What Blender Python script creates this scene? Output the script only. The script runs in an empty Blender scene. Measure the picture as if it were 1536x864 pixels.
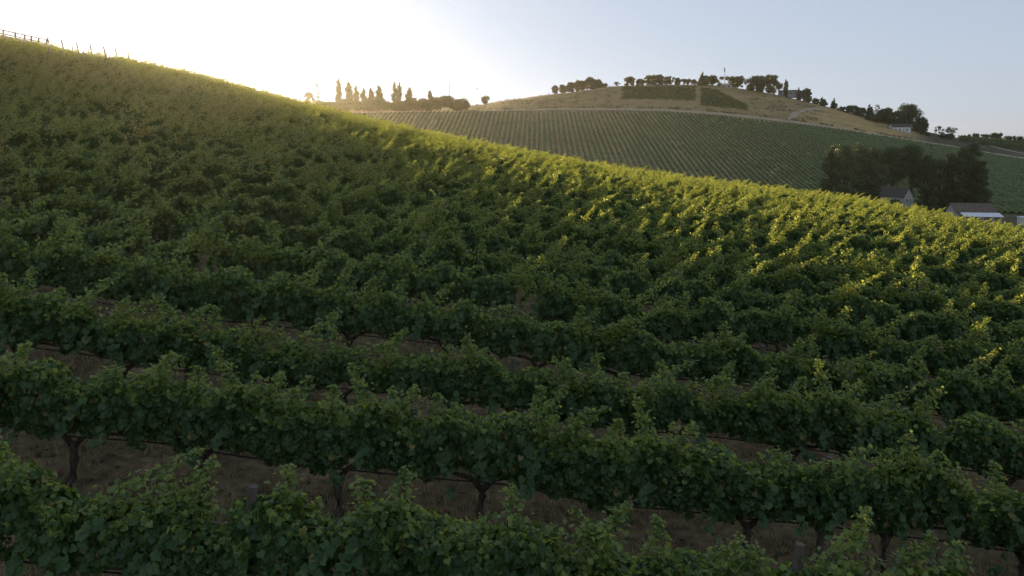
import bpy, math, random
import numpy as np

random.seed(11)
rng = np.random.default_rng(11)
SC = bpy.context.scene
COL = SC.collection

# ------------------------------------------------------------------ camera, sky, sun, exposure
F = 1200.0            # focal length in pixels of a 1536 px wide frame
PX0, PY0 = 768.0, 215.0   # principal column, horizon row

cam_d = bpy.data.cameras.new("camera")
cam = bpy.data.objects.new("camera", cam_d)
COL.objects.link(cam)
cam_d.sensor_width = 36.0
cam_d.lens = 36.0 * F / 1536.0
cam_d.shift_y = -(432.0 - PY0) / 1536.0
cam_d.clip_start = 0.1
cam_d.clip_end = 20000
cam.location = (0, 0, 0)
cam.rotation_euler = (math.radians(90), 0, 0)
SC.camera = cam

SUN_DIR = np.array([(268 - PX0) / F, 1.0, (PY0 - 63) / F])
SUN_AZ = math.atan2(SUN_DIR[0], SUN_DIR[1])          # clockwise from +Y
SUN_EL = math.atan2(SUN_DIR[2], math.hypot(SUN_DIR[0], SUN_DIR[1]))

w = bpy.data.worlds.new("World")
SC.world = w
w.use_nodes = True
nt = w.node_tree
nt.nodes.clear()
sky = nt.nodes.new("ShaderNodeTexSky")
sky.sky_type = 'NISHITA'
sky.sun_disc = False
sky.sun_elevation = SUN_EL
sky.sun_rotation = SUN_AZ
sky.altitude = 200
sky.air_density = 1.0
sky.dust_density = 1.3
sky.ozone_density = 1.0
hsv = nt.nodes.new("ShaderNodeHueSaturation")
hsv.inputs['Saturation'].default_value = 0.55
bg = nt.nodes.new("ShaderNodeBackground")
bg.inputs['Strength'].default_value = 0.15
wo = nt.nodes.new("ShaderNodeOutputWorld")
nt.links.new(sky.outputs[0], hsv.inputs['Color'])
gam = nt.nodes.new("ShaderNodeGamma")
gam.inputs['Gamma'].default_value = 0.29
tint = nt.nodes.new("ShaderNodeMix"); tint.data_type = 'RGBA'; tint.blend_type = 'MULTIPLY'
tint.inputs[0].default_value = 1.0; tint.clamp_result = False
tint.inputs[7].default_value = (0.83, 0.96, 1.20, 1)
nt.links.new(hsv.outputs[0], gam.inputs['Color'])
nt.links.new(gam.outputs[0], tint.inputs[6])
nt.links.new(tint.outputs[2], bg.inputs['Color'])
nt.links.new(bg.outputs[0], wo.inputs['Surface'])

sun_d = bpy.data.lights.new("sun", 'SUN')
sun_d.energy = 5.0
sun_d.angle = math.radians(0.53)
sun_d.color = (1.0, 0.74, 0.40)
sun = bpy.data.objects.new("sun", sun_d)
COL.objects.link(sun)
from mathutils import Vector
sun.rotation_euler = Vector(SUN_DIR).to_track_quat('Z', 'Y').to_euler()
sun.location = (-60, 150, 60)

SC.view_settings.view_transform = 'Standard'
SC.view_settings.look = 'None'
SC.view_settings.gamma = 1.0
SC.view_settings.use_curve_mapping = False
SC.view_settings.exposure = 1.46
SC.cycles.max_bounces = 8
SC.cycles.diffuse_bounces = 3
SC.cycles.transmission_bounces = 4
SC.cycles.transparent_max_bounces = 4
SC.cycles.volume_bounces = 1

# ------------------------------------------------------------------ terrain heights
def pchip_rows(xk, Y, xq):
    """xk (K,), Y (K,N) node values per query, xq (N,): monotone cubic at xq."""
    xk = np.asarray(xk, float)
    xq = np.clip(xq, xk[0], xk[-1])
    h = np.diff(xk)[:, None]
    dl = np.diff(Y, axis=0) / h
    d = np.zeros_like(Y)
    w1 = 2 * h[1:] + h[:-1]
    w2 = h[1:] + 2 * h[:-1]
    a, b = dl[:-1], dl[1:]
    with np.errstate(divide='ignore', invalid='ignore'):
        hm = (w1 + w2) / (w1 / a + w2 / b)
    d[1:-1] = np.where(a * b > 0, hm, 0)
    d[0], d[-1] = dl[0], dl[-1]
    k = np.clip(np.searchsorted(xk, xq, side='right') - 1, 0, len(xk) - 2)
    n = np.arange(len(xq))
    hh = h[k, 0]
    t = (xq - xk[k]) / hh
    y0, y1, d0, d1 = Y[k, n], Y[k + 1, n], d[k, n], d[k + 1, n]
    t2, t3 = t * t, t * t * t
    return (2*t3 - 3*t2 + 1) * y0 + (t3 - 2*t2 + t) * hh * d0 + (-2*t3 + 3*t2) * y1 + (t3 - t2) * hh * d1

def pchip1(xk, yk, xq):
    xq = np.asarray(xq, float)
    return pchip_rows(xk, np.repeat(np.asarray(yk, float)[:, None], len(xq), 1), xq)

NEAR_PX = [-400, 0, 262, 400, 540, 712, 900, 1100, 1300, 1536, 1900]
NEAR_Y = [4, 8.26, 10.94, 13.62, 16.3, 18.98, 21.66, 24.34, 30, 40, 60, 80, 100, 125, 150, 190, 230]
NEAR_T = np.array([
 [-3.4,-2.5,-1.9,-1.25,-.6,0.,.65,1.3,2.7,5.2,10.2,15,19.2,24,28,32,29],
 [-3.8,-3.2,-2.78,-2.27,-1.74,-1.28,-.82,-.36,.62,2.45,6.3,9.95,13.4,18.3,22.0,25,20],
 [-3.9,-3.37,-3.02,-2.72,-2.4,-2.05,-1.68,-1.3,-.4,1.2,4.2,6.9,9.2,11.75,13.5,13,6],
 [-4.0,-3.42,-3.2,-2.95,-2.6,-2.3,-1.95,-1.6,-.85,.4,2.7,4.6,6.1,7.5,8.1,6,-2],
 [-4.1,-3.48,-3.37,-3.12,-2.79,-2.5,-2.2,-1.93,-1.35,-.4,1.2,2.4,3.2,3.7,3.4,0,-9],
 [-4.2,-3.54,-3.5,-3.3,-3.08,-2.85,-2.62,-2.4,-1.98,-1.35,-.5,.0,.15,-.2,-1.4,-6,-15],
 [-4.4,-3.82,-3.8,-3.72,-3.55,-3.4,-3.25,-3.1,-2.8,-2.4,-2.05,-2.2,-2.8,-4.2,-6.2,-11,-18],
 [-4.6,-3.98,-4.0,-3.93,-3.78,-3.7,-3.64,-3.58,-3.45,-3.3,-3.45,-4.1,-5.2,-7.1,-9.6,-14,-20],
 [-4.8,-4.14,-4.2,-4.25,-4.24,-4.23,-4.2,-4.18,-4.12,-4.12,-4.6,-5.75,-7.5,-10,-12.7,-17,-22],
 [-5,-4.3,-4.47,-4.6,-4.68,-4.72,-4.76,-4.8,-4.85,-5.0,-6.65,-9.0,-11.5,-14.5,-17.2,-21,-25],
 [-5.4,-4.8,-5.1,-5.4,-5.6,-5.8,-5.95,-6.1,-6.4,-7.1,-9.6,-13.2,-16.2,-19.5,-22,-25,-28]], float)
CANOPY = 1.80

FAR_PX = [-200, 400, 540, 700, 770, 850, 950, 1050, 1136, 1236, 1330, 1430, 1536, 1750]
FAR_Y = [230, 264, 316, 381, 440, 498, 539, 586, 645, 762, 900, 1500]
FAR_PY = np.array([
 [350,335,290,240,205,172,166,165,165,175,190,213],
 [350,335,290,240,205,172,166,165,165,175,190,213],
 [350,335,290,238,203,170,164,162,163,175,190,213],
 [350,335,290,235,198,168,163,159,161,175,190,213],
 [350,335,290,233,196,167,157,149,152,170,190,213],
 [350,335,290,232,195,166,151,139,142,165,190,213],
 [350,335,290,232,195,167,146,128,131,160,190,213],
 [350,335,290,235,198,171,149,127,129,160,190,213],
 [350,336,292,238,203,179,156,137,139,165,190,213],
 [350,338,294,246,212,191,173,159,163,180,200,213],
 [350,340,298,255,225,206,193,181,187,198,208,214],
 [352,342,303,264,239,221,212,206,206,208,212,215],
 [354,345,308,274,253,239,228,219,213,213,214,216],
 [360,350,318,290,275,260,248,238,228,224,220,218]], float)

def smooth(a, b, t):
    t = np.clip((t - a) / (b - a), 0, 1)
    return t * t * (3 - 2 * t)

def wave(x, y, s, seed):
    r = np.random.default_rng(seed)
    z = np.zeros_like(x)
    for k in range(7):
        a = r.uniform(0, 2 * math.pi); f = r.uniform(.6, 1.6) / s; p = r.uniform(0, 6.28)
        z += np.sin((x * math.cos(a) + y * math.sin(a)) * f * 6.28 + p)
    return z / 7

def canopy_top(x, y):
    x = np.asarray(x, float); y = np.asarray(y, float)
    ye = np.maximum(y, 4.0)
    px = PX0 + F * x / np.maximum(ye, 8.0)
    cols = np.array([pchip1(NEAR_Y, NEAR_T[c], ye) for c in range(len(NEAR_PX))])
    z = pchip_rows(NEAR_PX, cols, px)
    xo = np.clip(px, NEAR_PX[0], NEAR_PX[-1])
    z = z - 0.12 * (px - xo) / F * np.maximum(ye, 8.0)
    z = z + np.minimum(y - 4.0, 0) * 0.1
    return z

def ground(x, y):
    x = np.atleast_1d(np.asarray(x, float)); y = np.atleast_1d(np.asarray(y, float))
    x, y = np.broadcast_arrays(x, y)
    shp = x.shape
    x = x.ravel(); y = y.ravel()
    zn = canopy_top(x, np.minimum(y, 230)) - CANOPY
    zn = zn + 0.05 * wave(x, y, 3.0, 5) + 0.03 * wave(x, y, 1.1, 6)
    ye = np.clip(y, 230, 1500)
    px = PX0 + F * x / ye
    cols = np.array([pchip1(FAR_Y, FAR_PY[c], ye) for c in range(len(FAR_PX))])
    py = pchip_rows(FAR_PX, cols, px)
    zf = (PY0 - py) / F * ye
    zf = zf + 0.35 * wave(x, y, 45, 7) * smooth(480, 560, ye)
    w_ = smooth(195, 268, y)
    z = zn * (1 - w_) + zf * w_
    return z.reshape(shp)

def gz(x, y):
    return float(ground(x, y)[0])

def at(px, y):
    return (px - PX0) / F * y

# ------------------------------------------------------------------ helpers
def tag(o, label=None, cat=None, group=None, kind=None):
    if label: o['label'] = label
    if cat: o['category'] = cat
    if group: o['group'] = group
    if kind: o['kind'] = kind
    return o

def mesh_from(name, V, faces_flat, counts, mat, uniform=None):
    V = np.asarray(V, np.float32).reshape(-1, 3)
    me = bpy.data.meshes.new(name)
    faces_flat = np.asarray(faces_flat, np.int32)
    if uniform:
        n = len(faces_flat) // uniform
        starts = np.arange(n, dtype=np.int32) * uniform
    else:
        counts = np.asarray(counts, np.int32)
        starts = np.concatenate([[0], np.cumsum(counts)[:-1]]).astype(np.int32)
        n = len(counts)
    me.vertices.add(len(V)); me.vertices.foreach_set('co', V.ravel())
    me.loops.add(len(faces_flat)); me.loops.foreach_set('vertex_index', faces_flat)
    me.polygons.add(n); me.polygons.foreach_set('loop_start', starts)
    me.update(calc_edges=True)
    me.validate()
    if mat: me.materials.append(mat)
    return me

class MB:
    def __init__(s): s.V = []; s.F = []; s.n = 0
    def add(s, V, faces):
        V = [tuple(v) for v in V]
        s.V += V; s.F += [tuple(i + s.n for i in f) for f in faces]; s.n += len(V)
    def box(s, c, size, rz=0.0):
        cx, cy, cz = c; a, b, h = size[0]/2, size[1]/2, size[2]/2
        ca, sa = math.cos(rz), math.sin(rz)
        V = []
        for z in (-h, h):
            for x, y in ((-a,-b),(a,-b),(a,b),(-a,b)):
                V.append((cx + x*ca - y*sa, cy + x*sa + y*ca, cz + z))
        s.add(V, [(3,2,1,0),(4,5,6,7),(0,1,5,4),(1,2,6,5),(2,3,7,6),(3,0,4,7)])
    def tube(s, pts, radii, n=7):
        pts = [Vector(p) for p in pts]
        if isinstance(radii, (int, float)): radii = [radii]*len(pts)
        V = []; F_ = []
        for i, p in enumerate(pts):
            d = (pts[min(i+1, len(pts)-1)] - pts[max(i-1, 0)]).normalized()
            q = d.to_track_quat('Z', 'Y')
            for k in range(n):
                a = 2*math.pi*k/n
                V.append(p + q @ Vector((math.cos(a)*radii[i], math.sin(a)*radii[i], 0)))
        for i in range(len(pts)-1):
            for k in range(n):
                k2 = (k+1) % n
                F_.append((i*n+k, i*n+k2, (i+1)*n+k2, (i+1)*n+k))
        F_.append(tuple(range(n-1, -1, -1)))
        F_.append(tuple((len(pts)-1)*n + k for k in range(n)))
        s.add(V, F_)
    def mesh(s, name, mat, smoothed=False):
        me = bpy.data.meshes.new(name)
        me.from_pydata(s.V, [], s.F)
        if smoothed: me.polygons.foreach_set('use_smooth', [True]*len(me.polygons))
        if mat: me.materials.append(mat)
        me.update()
        return me
    def build(s, name, mat, parent=None, smoothed=False):
        return link(name, s.mesh(name, mat, smoothed), parent)

def link(name, me, parent=None):
    o = bpy.data.objects.new(name, me)
    COL.objects.link(o)
    if parent: o.parent = parent
    return o

def empty(name, loc, rot=(0, 0, 0)):
    o = bpy.data.objects.new(name, None)
    o.empty_display_size = 0.2
    o.location = loc; o.rotation_euler = rot
    COL.objects.link(o)
    return o

# ------------------------------------------------------------------ materials
def new_mat(name):
    m = bpy.data.materials.new(name); m.use_nodes = True
    m.node_tree.nodes.clear()
    return m, m.node_tree.nodes, m.node_tree.links

def foliage_mat(name, c1, c2, c3, trans, tmix=0.4, rough=0.5, spec=0.35, old=None):
    m, N, L = new_mat(name)
    g = N.new('ShaderNodeNewGeometry')
    r = N.new('ShaderNodeValToRGB')
    r.color_ramp.elements[0].color = (*c1, 1); r.color_ramp.elements[1].color = (*c3, 1)
    e = r.color_ramp.elements.new(0.55); e.color = (*c2, 1)
    if old:
        e = r.color_ramp.elements.new(0.965); e.color = (*c3, 1)
        r.color_ramp.elements[-1].color = (*old, 1)
    L.new(g.outputs['Random Per Island'], r.inputs[0])
    p = N.new('ShaderNodeBsdfPrincipled')
    p.inputs['Roughness'].default_value = rough
    p.inputs['Specular IOR Level'].default_value = spec
    L.new(r.outputs[0], p.inputs['Base Color'])
    t = N.new('ShaderNodeBsdfTranslucent')
    mx = N.new('ShaderNodeMix'); mx.data_type = 'RGBA'; mx.blend_type = 'MIX'
    mx.inputs[0].default_value = 0.55
    L.new(r.outputs[0], mx.inputs[6]); mx.inputs[7].default_value = (*trans, 1)
    L.new(mx.outputs[2], t.inputs['Color'])
    s = N.new('ShaderNodeMixShader'); s.inputs[0].default_value = tmix
    L.new(p.outputs[0], s.inputs[1]); L.new(t.outputs[0], s.inputs[2])
    o = N.new('ShaderNodeOutputMaterial'); L.new(s.outputs[0], o.inputs[0])
    return m

def noise_mat(name, c1, c2, scale=8.0, rough=0.85, bump=0.3, detail=8, c3=None, stretch=(1,1,1), bdist=0.02):
    m, N, L = new_mat(name)
    tc = N.new('ShaderNodeTexCoord')
    mp = N.new('ShaderNodeMapping'); mp.inputs['Scale'].default_value = stretch
    L.new(tc.outputs['Object'], mp.inputs[0])
    n = N.new('ShaderNodeTexNoise'); n.inputs['Scale'].default_value = scale; n.inputs['Detail'].default_value = detail
    L.new(mp.outputs[0], n.inputs['Vector'])
    r = N.new('ShaderNodeValToRGB')
    r.color_ramp.elements[0].position = .3; r.color_ramp.elements[1].position = .72
    r.color_ramp.elements[0].color = (*c1, 1); r.color_ramp.elements[1].color = (*c2, 1)
    if c3:
        e = r.color_ramp.elements.new(.5); e.color = (*c3, 1)
    L.new(n.outputs[0], r.inputs[0])
    p = N.new('ShaderNodeBsdfPrincipled'); p.inputs['Roughness'].default_value = rough
    p.inputs['Specular IOR Level'].default_value = 0.25
    L.new(r.outputs[0], p.inputs['Base Color'])
    if bump:
        b = N.new('ShaderNodeBump'); b.inputs['Strength'].default_value = bump; b.inputs['Distance'].default_value = bdist
        L.new(n.outputs[0], b.inputs['Height']); L.new(b.outputs[0], p.inputs['Normal'])
    o = N.new('ShaderNodeOutputMaterial'); L.new(p.outputs[0], o.inputs[0])
    return m

M = {}
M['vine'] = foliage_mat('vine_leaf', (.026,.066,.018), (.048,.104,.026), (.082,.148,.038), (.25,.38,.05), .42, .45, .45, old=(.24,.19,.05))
M['young_lit'] = foliage_mat('young_lit_vine_leaf', (.10,.17,.045), (.15,.23,.06), (.20,.28,.08), (.66,.67,.11), .55, .4, .5)  # paler young leaves, lightened further to paint sky light on the tops
M['bark'] = noise_mat('vine_bark', (.035,.027,.020), (.11,.085,.062), 30, .95, .8, stretch=(1,1,.25))
M['treebark'] = noise_mat('tree_bark', (.04,.032,.025), (.13,.10,.075), 4, .95, .5, stretch=(1,1,.2))
M['wood'] = noise_mat('weathered_wood', (.06,.05,.04), (.15,.125,.10), 14, .9, .4, stretch=(1,1,.12))
M['steel'] = noise_mat('galvanised_steel', (.16,.155,.14), (.27,.26,.24), 9, .6, .1)
M['litter'] = foliage_mat('fallen_leaf', (.06,.042,.024), (.13,.09,.045), (.26,.19,.09), (.2,.14,.06), .2, .85, .1)
M['darkwood'] = noise_mat('dark_old_wood', (.035,.028,.022), (.085,.07,.055), 10, .9, .4, stretch=(1,1,.15))
M['wire'] = noise_mat('dark_tubing', (.012,.012,.012), (.03,.028,.026), 20, .6, 0)
M['tree'] = foliage_mat('tree_leaf', (.026,.052,.016), (.050,.080,.024), (.085,.115,.034), (.10,.13,.03), .28, .6)
M['treedark'] = foliage_mat('dark_tree_leaf', (.022,.052,.016), (.038,.080,.026), (.064,.110,.036), (.06,.08,.02), .2, .6)
M['poplar'] = foliage_mat('poplar_leaf', (.030,.050,.018), (.052,.078,.026), (.085,.11,.035), (.15,.17,.04), .35, .55)
M['drygrass'] = foliage_mat('dry_grass_blade', (.16,.125,.07), (.30,.24,.135), (.44,.36,.21), (.42,.34,.18), .3, .8, .1)
M['farvine'] = noise_mat('far_vine_leaf', (.04,.07,.022), (.13,.175,.055), 0.9, .8, .6, c3=(.075,.115,.036), bdist=.2)
M['scrub'] = foliage_mat('scrub_leaf', (.05,.055,.03), (.085,.085,.045), (.15,.125,.07), (.12,.12,.06), .2, .8)
M['patch'] = foliage_mat('patch_leaf', (.045,.080,.026), (.075,.115,.036), (.11,.15,.05), (.08,.11,.03), .25, .7)
M['road'] = noise_mat('dirt_road', (.24,.19,.12), (.44,.36,.25), .35, .95, .2)
M['white'] = noise_mat('white_paint', (.50,.49,.47), (.66,.65,.62), .9, .6, .05)
M['greywall'] = noise_mat('grey_wall', (.27,.28,.29), (.38,.39,.40), .7, .8, .1)
M['cream'] = noise_mat('cream_siding', (.30,.29,.26), (.40,.385,.345), .8, .75, .1, stretch=(.2,.2,6))
M['roof'] = noise_mat('shingle_roof', (.04,.037,.034), (.085,.078,.07), 1.6, .9, .3, stretch=(1,1,3))
M['brownroof'] = noise_mat('brown_roof', (.085,.068,.052), (.155,.125,.098), 1.2, .85, .2)
M['metalroof'] = noise_mat('white_metal_roof', (.58,.60,.62), (.72,.73,.75), .6, .45, .05, stretch=(6,1,1))
def glass_mat():
    m, N, L = new_mat('window_glass')
    p = N.new('ShaderNodeBsdfPrincipled'); p.inputs['Base Color'].default_value = (.02,.024,.03,1)
    p.inputs['Roughness'].default_value = .08
    o = N.new('ShaderNodeOutputMaterial'); L.new(p.outputs[0], o.inputs[0]); return m
M['glass'] = glass_mat()

def ground_mat():
    m, N, L = new_mat('dry_ground')
    tc = N.new('ShaderNodeTexCoord')
    at_ = N.new('ShaderNodeAttribute'); at_.attribute_name = 'zone'
    def noise(scale, detail=9, rough=.62):
        n = N.new('ShaderNodeTexNoise'); n.inputs['Scale'].default_value = scale
        n.inputs['Detail'].default_value = detail; n.inputs['Roughness'].default_value = rough
        L.new(tc.outputs['Object'], n.inputs['Vector']); return n
    n1, n2, n3 = noise(6.0), noise(.9), noise(.06, 12, .7)
    def ramp(n, a, b, lo=.32, hi=.7):
        r = N.new('ShaderNodeValToRGB'); r.color_ramp.elements[0].position = lo; r.color_ramp.elements[1].position = hi
        r.color_ramp.elements[0].color = (a,a,a,1); r.color_ramp.elements[1].color = (b,b,b,1)
        L.new(n.outputs[0], r.inputs[0]); return r
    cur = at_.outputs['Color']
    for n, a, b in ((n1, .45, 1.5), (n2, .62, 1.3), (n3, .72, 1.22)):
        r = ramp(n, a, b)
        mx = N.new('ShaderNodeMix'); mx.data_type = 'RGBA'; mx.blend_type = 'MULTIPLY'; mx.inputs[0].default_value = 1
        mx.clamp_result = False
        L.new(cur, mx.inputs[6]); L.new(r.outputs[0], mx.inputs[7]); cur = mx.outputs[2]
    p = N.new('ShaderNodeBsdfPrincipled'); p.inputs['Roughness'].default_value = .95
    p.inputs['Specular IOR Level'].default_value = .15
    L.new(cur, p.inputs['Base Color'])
    b = N.new('ShaderNodeBump'); b.inputs['Strength'].default_value = .7; b.inputs['Distance'].default_value = .06
    L.new(n1.outputs[0], b.inputs['Height']); L.new(b.outputs[0], p.inputs['Normal'])
    o = N.new('ShaderNodeOutputMaterial'); L.new(p.outputs[0], o.inputs[0]); return m

# ------------------------------------------------------------------ ground sheet
FIELD_TOP = 495.0
def build_ground():
    ys = np.concatenate([np.linspace(-14, 40, 150), np.geomspace(40.6, 265, 170)[0:], np.linspace(268, 700, 190), np.geomspace(710, 2600, 30)])
    us = np.linspace(-1.25, 1.25, 261)
    Yg, Ug = np.meshgrid(ys, us, indexing='ij')
    Xg = Ug * (np.maximum(Yg, 0) + 22)
    Z = ground(Xg, Yg)
    V = np.stack([Xg, Yg, Z], -1).reshape(-1, 3)
    nr, nc = len(ys), len(us)
    i = np.arange((nr - 1) * (nc - 1)); r = i // (nc - 1); c = i % (nc - 1)
    a = r * nc + c
    Fq = np.stack([a, a + 1, a + nc + 1, a + nc], -1).ravel()
    me = mesh_from('ground', V, Fq, None, ground_mat(), 4)
    x, y = V[:, 0], V[:, 1]
    px = PX0 + F * x / np.maximum(y, 6)
    soil = np.array([.15, .113, .06]); grass = np.array([.30, .225, .10]); tan = np.array([.38, .285, .14])
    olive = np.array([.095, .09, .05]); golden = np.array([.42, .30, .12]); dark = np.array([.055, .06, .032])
    C = np.repeat(soil[None], len(x), 0)
    def put(mask, col):
        nonlocal C
        mask = np.clip(mask, 0, 1)[:, None]
        C = C * (1 - mask) + col * mask
    put(smooth(215, 270, y), olive)
    fld = smooth(290, 310, y) * (1 - smooth(FIELD_TOP - 2, FIELD_TOP + 3, y))
    put(fld, tan)
    put(smooth(FIELD_TOP, FIELD_TOP + 6, y), grass)
    put(smooth(FIELD_TOP, FIELD_TOP + 6, y) * smooth(1195, 1235, px) * (1 - smooth(1345, 1380, px)) * (1 - smooth(575, 600, y)), golden)
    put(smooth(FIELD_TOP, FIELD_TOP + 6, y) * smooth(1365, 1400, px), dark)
    put(smooth(640, 680, y), olive)
    put(smooth(0.15, .6, wave(x, y, 28, 31)) * smooth(505, 520, y) * .6, np.array([.16, .13, .07]))
    put(smooth(0.1, .5, wave(x, y, 11, 33)) * smooth(505, 515, y) * .45, np.array([.15, .125, .065]))
    put(smooth(.0, .4, wave(x, y, 1.7, 35)) * (1 - smooth(30, 60, y)) * .55, np.array([.24, .18, .095]))
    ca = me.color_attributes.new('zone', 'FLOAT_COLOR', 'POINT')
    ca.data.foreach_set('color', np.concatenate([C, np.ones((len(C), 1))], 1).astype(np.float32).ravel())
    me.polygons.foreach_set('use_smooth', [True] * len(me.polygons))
    o = link('ground', me)
    tag(o, 'dry tan ground under the vines and over the far hill', None, None, 'structure')
build_ground()

def drape_road(name, pts, width, label, lift=.06, y_w=None):
    """pts: list of (px, y) -> strip laid on the ground"""
    P = [(at(px, y), y) for px, y in pts]
    # resample
    q = []
    for (a, b) in zip(P[:-1], P[1:]):
        n = max(2, int(math.dist(a, b) / 3))
        for k in range(n): q.append((a[0] + (b[0]-a[0])*k/n, a[1] + (b[1]-a[1])*k/n))
    q.append(P[-1])
    q = np.array(q)
    for _ in range(6): q[1:-1] = (q[:-2] + 2*q[1:-1] + q[2:]) / 4
    d = np.gradient(q, axis=0); d /= np.linalg.norm(d, axis=1)[:, None]
    nrm = np.stack([-d[:, 1], d[:, 0]], 1)
    rows = []
    for k, s in enumerate(np.linspace(-1, 1, 6)):
        jit = (.12 * np.sin(np.arange(len(q)) * .9 + k) if abs(s) == 1 else 0)
        pp = q + nrm * ((s * width / 2) + jit)[..., None] if not np.isscalar(jit) else q + nrm * (s * width / 2)
        rows.append(np.stack([pp[:, 0], pp[:, 1], ground(pp[:, 0], pp[:, 1]) + lift], 1))
    V = np.concatenate(rows); n = len(q); Fq = []
    for k in range(5):
        for i in range(n - 1):
            Fq += [k*n+i, k*n+i+1, (k+1)*n+i+1, (k+1)*n+i]
    o = link(name, mesh_from(name, V, Fq, None, M['road'], 4))
    tag(o, label, None, None, 'structure')
drape_road('dirt_road', [(520, 503), (700, 505), (850, 503), (950, 504), (1050, 503), (1136, 502), (1190, 502), (1236, 502), (1330, 502), (1430, 503), (1560, 505)], 6.0,
           'pale dirt track along the top edge of the far vineyard', .12)
drape_road('dirt_road', [(1186, 506), (1188, 516), (1194, 530), (1206, 545), (1222, 556), (1240, 566)], 4.0,
           'short pale dirt drive curving up to the right of the far hill', .12)
drape_road('dirt_road', [(1476, 560), (1500, 540), (1536, 528), (1570, 522)], 4.5, 'thin dirt lane below the far right hedges', .12)

# ------------------------------------------------------------------ vine models
ROW_Y0, ROW_D, VSP = 8.26, 2.68, 1.87

LEAF = np.array([(0,.02),(.28,-.15),(.53,.08),(.47,.28),(.55,.55),(.32,.66),(0,.98),(-.32,.66),(-.55,.55),(-.47,.28),(-.53,.08),(-.28,-.15)])
LEAF_TRI = [(0,i,i+1) for i in range(1, 11)]

def leaves_mesh(P, D, Nn, S, r):
    """P base points, D tip directions, Nn normals, S sizes -> verts, tris of lobed leaves (one island each)"""
    n = len(P)
    D = D / np.linalg.norm(D, axis=1)[:, None]
    Nn = Nn - (Nn * D).sum(1)[:, None] * D
    Nn = Nn / (np.linalg.norm(Nn, axis=1)[:, None] + 1e-9)
    B = np.cross(D, Nn)
    fold = r.uniform(.1, .55, n)[:, None]; droop = r.uniform(.05, .45, n)[:, None]
    a = LEAF[:, 0][None]; b = LEAF[:, 1][None] - .35
    up = np.abs(a) * fold - droop * (b + .35) ** 2 * .7 + r.normal(0, .035, (n, len(LEAF)))
    V = P[:, None] + S[:, None, None] * (a[..., None] * B[:, None] + (b + .35)[..., None] * D[:, None] + up[..., None] * Nn[:, None])
    T = np.array(LEAF_TRI)[None] + (np.arange(n) * len(LEAF))[:, None, None]
    return V.reshape(-1, 3), T.reshape(-1)

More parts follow.
